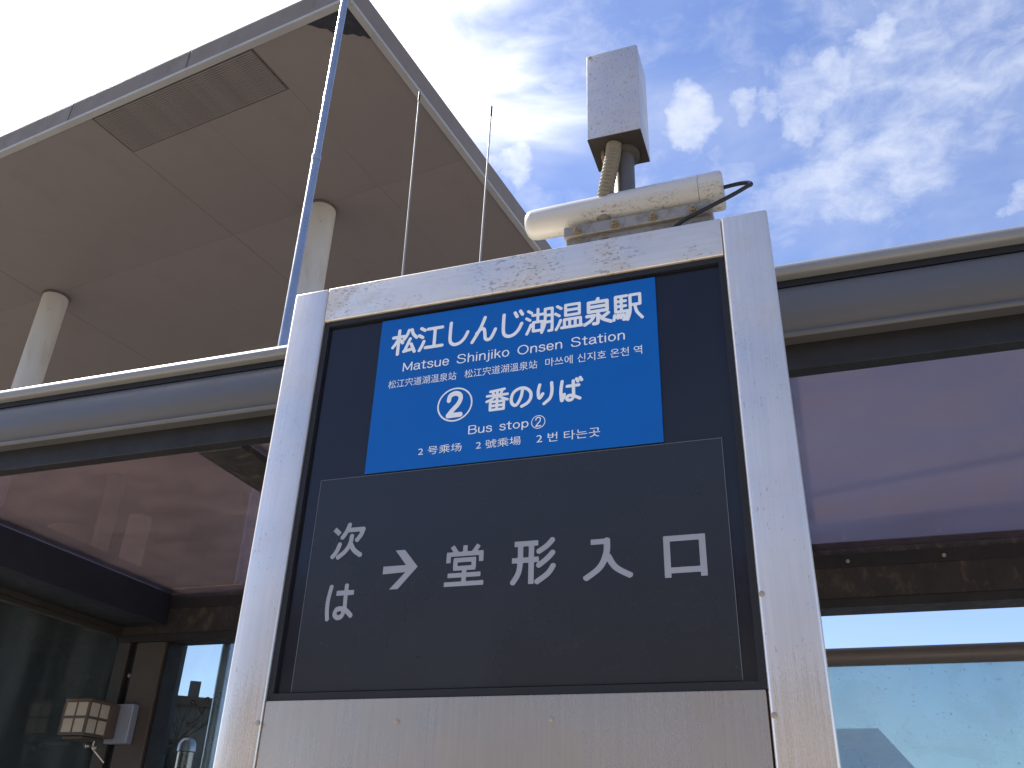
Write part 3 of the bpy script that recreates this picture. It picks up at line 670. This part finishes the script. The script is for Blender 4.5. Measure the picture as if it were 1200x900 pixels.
# ================================================================== WALL LANTERN
ln = thing('wall_lantern', 'boxy bronze lantern with frosted panes fixed to the shelter corner post', 'lamp', (-3.6, 4.09, 2.14))
lx0, lx1, ly0, ly1, lz0, lz1 = -3.800, -3.632, 3.822, 3.985, 2.045, 2.228
box('lamp_plate', -3.700, -3.555, 4.050, 4.098, 2.030, 2.228, 'lamp_plate', ln, .004, 2)
box('lamp_body', lx0 + .012, lx1 - .004, ly1, 4.049, lz0 + .006, lz1 - .006, 'lamp_frame', ln, .006, 2)
bm = bmesh.new(); t_ = .0145
cage = [lx0, lx1, ly0, ly1, lz0, lz1]
for x in (lx0, lx1 - t_):
    for y in (ly0, ly1 - t_): add_box(bm, x, x + t_, y, y + t_, lz0, lz1 - .022, .002)
for x in (lx0, lx1 - t_):                     # rails of the +x and -x sides
    for z in (lz0, (lz0 + lz1) / 2 - .010): add_box(bm, x + .001, x + t_ - .001, ly0 + t_, ly1 - t_, z, z + t_ - .002)
    yc = (ly0 + ly1) / 2; add_box(bm, x + .0015, x + t_ - .0015, yc - .0042, yc + .0042, lz0 + t_, lz1 - .022)
for z in (lz0, (lz0 + lz1) / 2 - .010): add_box(bm, lx0 + t_, lx1 - t_, ly0 + .001, ly0 + t_ - .001, z, z + t_ - .002)
xc = (lx0 + lx1) / 2; add_box(bm, xc - .0042, xc + .0042, ly0 + .0015, ly0 + t_ - .0015, lz0 + t_, lz1 - .022)
fin(bm, 'lamp_cage', 'lamp_frame', ln)
box('lamp_top', lx0 - .002, lx1 + .002, ly0 - .002, ly1, lz1 - .022, lz1, 'lamp_frame', ln, .010, 3, smooth=True)
box('lamp_base', lx0 + .02, lx1 - .02, ly0 + .02, ly1, lz0 - .016, lz0 - .001, 'lamp_frame', ln, .004, 2)
for i in range(2):
    xa = lx0 + t_ if i == 0 else xc + .0045; xb = xc - .0045 if i == 0 else lx1 - t_
    ya = ly0 + t_ if i == 0 else yc + .0045; yb = yc - .0045 if i == 0 else ly1 - t_
    for j in range(2):
        za = lz0 + t_ if j == 0 else (lz0 + lz1) / 2 + .001; zb = (lz0 + lz1) / 2 - .0105 if j == 0 else lz1 - .0225
        box('lamp_pane', xa, xb, ly0 + .004, ly0 + .008, za, zb, 'lamp_glass', ln)
        box('lamp_pane', lx1 - .008, lx1 - .004, ya, yb, za, zb, 'lamp_glass', ln)
bm = bmesh.new()
for dx in (0, .05):
    bmesh.ops.create_uvsphere(bm, u_segments=10, v_segments=8, radius=.013, matrix=Matrix.Translation((-3.685 + dx, 3.93, 2.005 - dx * .2)))
add_tube(bm, [(-3.66, 3.94, 2.03), (-3.66, 3.94, 1.995), (-3.60, 3.98, 1.93)], .005, 8)
fin(bm, 'lamp_fitting', 'inox', ln)

# ================================================================== POLES AND WHIPS
bp = thing('round_top_post', 'short stainless post with a domed top seen through the rear window', 'post', (-3.45, 4.47, 0))
rp = [(0, .046), (2.03, .046), (2.035, .050), (2.05, .050), (2.075, .047), (2.094, .038), (2.106, .024), (2.110, .006)]
bm = bmesh.new(); add_tube(bm, [(-3.49, 4.47, z) for z, r in rp[:2]], [.044, .044], 24); fin(bm, 'shaft', 'inox', bp, smooth=True, angle=50)
bm = bmesh.new(); add_tube(bm, [(-3.49, 4.47, z) for z, r in rp[2:]], [r for z, r in rp[2:]], 24); fin(bm, 'dome', 'pole', bp, smooth=True, angle=60)

mp = thing('flag_pole', 'tall slim galvanised metal pole rising in front of the canopy corner', 'pole', (-3.283, 4.40, 0))
tube('pole_shaft', [(-3.283, 4.40, 0), (-3.283, 4.40, 6.30), (-3.283, 4.40, 6.32), (-3.283, 4.40, 9.4)], [.033, .033, .030, .030], 'pole', mp, 24)
tube('base_flange', [(-3.283, 4.40, 0.0), (-3.283, 4.40, .02)], .09, 'pole', mp, 24)
tube('pole_collar', [(-3.283, 4.40, 6.29), (-3.283, 4.40, 6.34)], .0365, 'pole', mp, 24)

def whip(x0, x1, y, zb, zt, label):
    t = thing('whip_antenna', label, 'antenna', (x0, y, zb), 'whip antennas on the shelter roof')
    tube('rod', [(x0, y, zb), (x1, y, zt - .06)], [.0052, .0036], 'whip', t, 10)
    tube('tip', [(x1, y, zt - .062), (x1 - (x0 - x1) * .01, y, zt)], [.0055, .0050], 'cable', t, 10)
    tube('base', [(x0, y, 2.828), (x0, y, zb + .12)], [.018, .014], 'whip', t, 12)
yw = 2.9
whip(-.535 * yw - .025, -.555 * yw, yw, 2.86, 1.55 + 1.185 * yw, 'thin whip antenna nearer the tall pole, standing against the canopy')
whip(-.425 * yw, -.417 * yw, yw, 2.86, 1.55 + 1.109 * yw, 'thin whip antenna with its tip against the open blue sky')

# ================================================================== STATION CANOPY
st = thing('station_building', 'station building with a vast flat concrete canopy on round white columns', 'building', (-10, 12, 0))
K = Vector((-3.955, 5.358, 0)); aa = rad(172.5)
U = Vector((math.cos(aa), math.sin(aa), 0)); V = Vector((math.cos(aa - rad(90)), math.sin(aa - rad(90)), 0))
MK = Matrix(((U.x, V.x, 0, K.x), (U.y, V.y, 0, K.y), (0, 0, 1, 0), (0, 0, 0, 1)))
ZC = 9.55
UE, VE = 25.0, 18.0
rs = box('roof', .02, UE, .02, VE, ZC + .05, ZC + .42, 'fascia', st, 0, 1, MK)
# fascia boards: front edge in lengths with joints, right edge likewise
u = 0.0
for ln_ in (2.30, 2.0, 3.9, 3.9, 3.9, 3.9, 3.9):
    box('fascia_board', u + .006, min(u + ln_, UE) - .006, -.03, .018, ZC + .035, ZC + .33, 'fascia', st, .012, 2, MK); u += ln_
v = .02
for ln_ in (6.5, 6.5, 4.9):
    box('fascia_board', -.03, .018, v + .004, v + ln_ - .004, ZC + .035, ZC + .33, 'fascia', st, .012, 2, MK); v += ln_
box('drip_lip', -.035, UE, -.035, .05, ZC - .012, ZC + .033, 'lip', st, .006, 2, MK)
box('drip_lip', -.035, .05, .052, VE, ZC - .012, ZC + .033, 'lip', st, .006, 2, MK)
box('ceiling_backing', .05, UE - .05, .05, VE - .05, ZC + .022, ZC + .049, 'backing', st, 0, 1, MK)
# ceiling panels
us = [.055, 1.37, 2.66, 3.96, 5.36, 6.70, 8.05, 9.4, 12.1, 14.8, 17.5, 20.2, 22.6, UE - .06]
vs = [.055, 2.62, 5.25, 8.0, 11.0, 14.5, VE - .06]
vg = .72
for i in range(len(us) - 1):
    for j in range(len(vs) - 1):
        v0 = vs[j]
        if j == 0 and 1 <= i <= 2: v0 = vg
        box('ceiling_panel', us[i] + .0016, us[i + 1] - .0016, v0 + .0016, vs[j + 1] - .0016, ZC + .010 + .0015 * ((i * 7 + j * 3) % 3), ZC + .021, 'concrete', st, 0, 1, MK)
# louvre grille: slats running along the edge
src = None; ns = 22
for k in range(ns):
    vv = .075 + k * (vg - .09) / ns
    if src is None:
        bm = bmesh.new(); add_box(bm, 1.40, 3.93, vv, vv + .021, ZC - .002, ZC + .020, 0, 1)
        for vtx in bm.verts: vtx.co = MK @ vtx.co
        p0 = MK @ Vector((2.665, vv, ZC)); src = fin(bm, 'slat', 'louvre', st, p0)
    else: copy_part(src, MK @ Vector((2.665, vv, ZC)))
# ragged black patch in the corner of the ceiling
bm = bmesh.new(); ptsm = [(.052, .052), (.60, .052), (.55, .10), (.50, .16), (.43, .20), (.40, .28), (.33, .30), (.28, .36), (.20, .38), (.16, .44), (.11, .45), (.09, .50), (.052, .52)]
bot = [bm.verts.new(MK @ Vector((a, b, ZC + .002))) for a, b in ptsm]; top = [bm.verts.new(MK @ Vector((a, b, ZC + .0055))) for a, b in ptsm]
bm.faces.new(bot); bm.faces.new(top)
for i in range(len(bot)): bm.faces.new((bot[i], bot[(i + 1) % len(bot)], top[(i + 1) % len(bot)], top[i]))
fin(bm, 'corner_patch', 'dark_patch', st)
# columns
first = None
for i in range(4):
    for j in range(3):
        p = MK @ Vector((2.38 + 5.46 * i, 2.68 + 6.2 * j, 0))
        if first is None:
            bm = bmesh.new(); add_tube(bm, [(p.x, p.y, 0), (p.x, p.y, ZC + .008)], .20, 32)
            first = fin(bm, 'column', 'column', st, p, smooth=True, angle=50)
            bm = bmesh.new(); add_tube(bm, [(p.x, p.y, ZC - .03), (p.x, p.y, ZC + .0075)], .214, 32)
            col_ring = fin(bm, 'column_collar', 'backing', st, p, smooth=True, angle=50)
        else:
            copy_part(first, p); copy_part(col_ring, p)
# dark glazed hall under the canopy
hall_u, hall_v = 15.2, 12.0
box('wall', hall_u, UE - 1, hall_v, hall_v + 2, 0, ZC + .005, 'wall_dark', st, 0, 1, MK)
for k in range(4):
    u0 = hall_u + .5 + k * 2.7
    for z0, z1 in ((.3, 3.0), (3.3, 6.0), (6.3, 9.0)):
        fr = box('window', u0, u0 + 2.3, hall_v - .06, hall_v - .004, z0, z1, 'frame', st, 0, 1, MK)
        box('pane', u0 + .08, u0 + 1.12, hall_v - .075, hall_v - .062, z0 + .08, z1 - .08, 'win_dark', fr, 0, 1, MK)
        box('pane', u0 + 1.18, u0 + 2.22, hall_v - .075, hall_v - .062, z0 + .08, z1 - .08, 'win_dark', fr, 0, 1, MK)
# slender inner pilasters in front of the hall, seen through the side pane
for uu, rr_ in ((17.9, .60), (15.1, .30), (16.45, .16), (20.6, .30), (23.2, .30)):
    p = MK @ Vector((uu, 11.3, 0)); tube('hall_column', [(p.x, p.y, 0), (p.x, p.y, ZC + .004)], rr_, 'hall_column', st, 24)

# ================================================================== FAR THINGS
def at(az, el, dist): return Vector((math.cos(rad(az)) * dist, math.sin(rad(az)) * dist, 1.55 + math.tan(rad(el)) * dist))

# low dark building under the canopy, behind the window
lb = thing('low_building', 'low dark flat-roofed building seen through the rear window', 'building', (-18, 22, 0))
MB = Matrix.Translation((-21.0, 24.0, 0)) @ Matrix.Rotation(rad(38), 4, 'Z')
box('wall', -9, 9, 0, 6, 0, 5.6, 'wall_grey', lb, 0, 1, MB)
box('roof', -9.2, 9.2, -.2, 6.2, 5.6, 5.9, 'backing', lb, .03, 1, MB)
for k in range(6):
    fr = box('window', -8 + k * 2.7, -6.4 + k * 2.7, -.05, -.004, 3.2, 4.6, 'frame', lb, 0, 1, MB)
    box('pane', -7.9 + k * 2.7, -6.5 + k * 2.7, -.06, -.051, 3.3, 4.5, 'win_dark', fr, 0, 1, MB)
box('chimney', 1.5, 1.85, .3, .6, 5.9, 6.45, 'wall_grey', lb, 0, 1, MB)

def hip_house(name, label, cx, cy, w2, d2, eave, ridge, ridge_half, rot, wall, roof):
    t = thing(name, label, 'house', (cx, cy, 0))
    Mh = Matrix.Translation((cx, cy, 0)) @ Matrix.Rotation(rot, 4, 'Z')
    box('wall', -w2, w2, -d2, d2, 0, eave, wall, t, 0, 1, Mh)
    bm = bmesh.new(); o_ = .5
    e = [bm.verts.new(Mh @ Vector(p)) for p in ((-w2 - o_, -d2 - o_, eave), (w2 + o_, -d2 - o_, eave), (w2 + o_, d2 + o_, eave), (-w2 - o_, d2 + o_, eave))]
    r = [bm.verts.new(Mh @ Vector(p)) for p in ((-ridge_half, 0, ridge), (ridge_half, 0, ridge))]
    bm.faces.new((e[0], e[1], r[1], r[0])); bm.faces.new((e[1], e[2], r[1])); bm.faces.new((e[2], e[3], r[0], r[1])); bm.faces.new((e[3], e[0], r[0])); bm.faces.new(e)
    fin(bm, 'roof', roof, t)
    for k in (-1, 0, 1):
        fr = box('window', k * w2 * .6 - .6, k * w2 * .6 + .6, -d2 - .05, -d2 - .004, 1.1, 2.3, 'frame', t, 0, 1, Mh)
        box('pane', k * w2 * .6 - .52, k * w2 * .6 + .52, -d2 - .06, -d2 - .051, 1.18, 2.22, 'win_dark', fr, 0, 1, Mh)
    return t
# az 90.5..87.9 flat ridge at el 7.3, falling to el 5.3 at az 86.4
hip_house('far_house', 'slate roofed house behind the dusty glass screen, the larger one', -4.0, 36.0, 5.7, 4.0, 4.2, 6.15, 5.3, 0.0, 'wall_blue', 'slate')
hip_house('far_house', 'low roofed house further off behind the dusty glass screen', 6.3, 60.0, 3.6, 3.0, 4.6, 7.0, 1.6, 0.0, 'wall_blue', 'slate')

# bare twiggy tree over the low building
tr = thing('bare_tree', 'small twiggy tree over the low building in the rear window', 'tree', (-19.6, 20.8, 0))
tube('trunk', [(-17.9, 21.2, 0), (-17.85, 21.25, 3.0), (-17.9, 21.2, 5.0)], [.14, .10, .05], 'bark', tr, 10)
bm = bmesh.new(); rnd = random.Random(3)
def branch(p, d, ln, r, dep):
    q = p + d * ln; add_tube(bm, [p, p.lerp(q, .5) + Vector((rnd.uniform(-.06, .06),) * 3) * ln, q], [r, r * .8, r * .5], 5, False)
    if dep:
        for _ in range(3):
            nd = (d + Vector((rnd.uniform(-.8, .8), rnd.uniform(-.8, .8), rnd.uniform(-.3, .6)))).normalized()
            branch(p.lerp(q, rnd.uniform(.5, 1)), nd, ln * rnd.uniform(.5, .75), r * .55, dep - 1)
for a in range(6):
    branch(Vector((-17.9, 21.2, 3.4 + a * .25)), Vector((math.cos(a * 1.1), math.sin(a * 1.1), .6)).normalized(), 1.2, .04, 3)
fin(bm, 'branches', 'bark', tr)

# building across the road behind the viewer (seen only in the steel's reflection)
ob = thing('shop_building', 'tan three storey building across the road from the bus stop', 'building', (0, -24, 0))
box('wall', -26, 22, -30, -21, 0, 8.6, 'wall_tan', ob)
box('roof', -26.3, 22.3, -30.3, -20.7, 8.6, 9.0, 'fascia', ob, .03)
for k in range(12):
    for z0 in (.9, 3.4, 6.1):
        fr = box('window', -25 + k * 3.9, -22.8 + k * 3.9, -20.996, -20.95, z0, z0 + 1.3, 'frame', ob)
        box('pane', -24.9 + k * 3.9, -22.9 + k * 3.9, -20.949, -20.94, z0 + .1, z0 + 1.2, 'win_dark', fr)
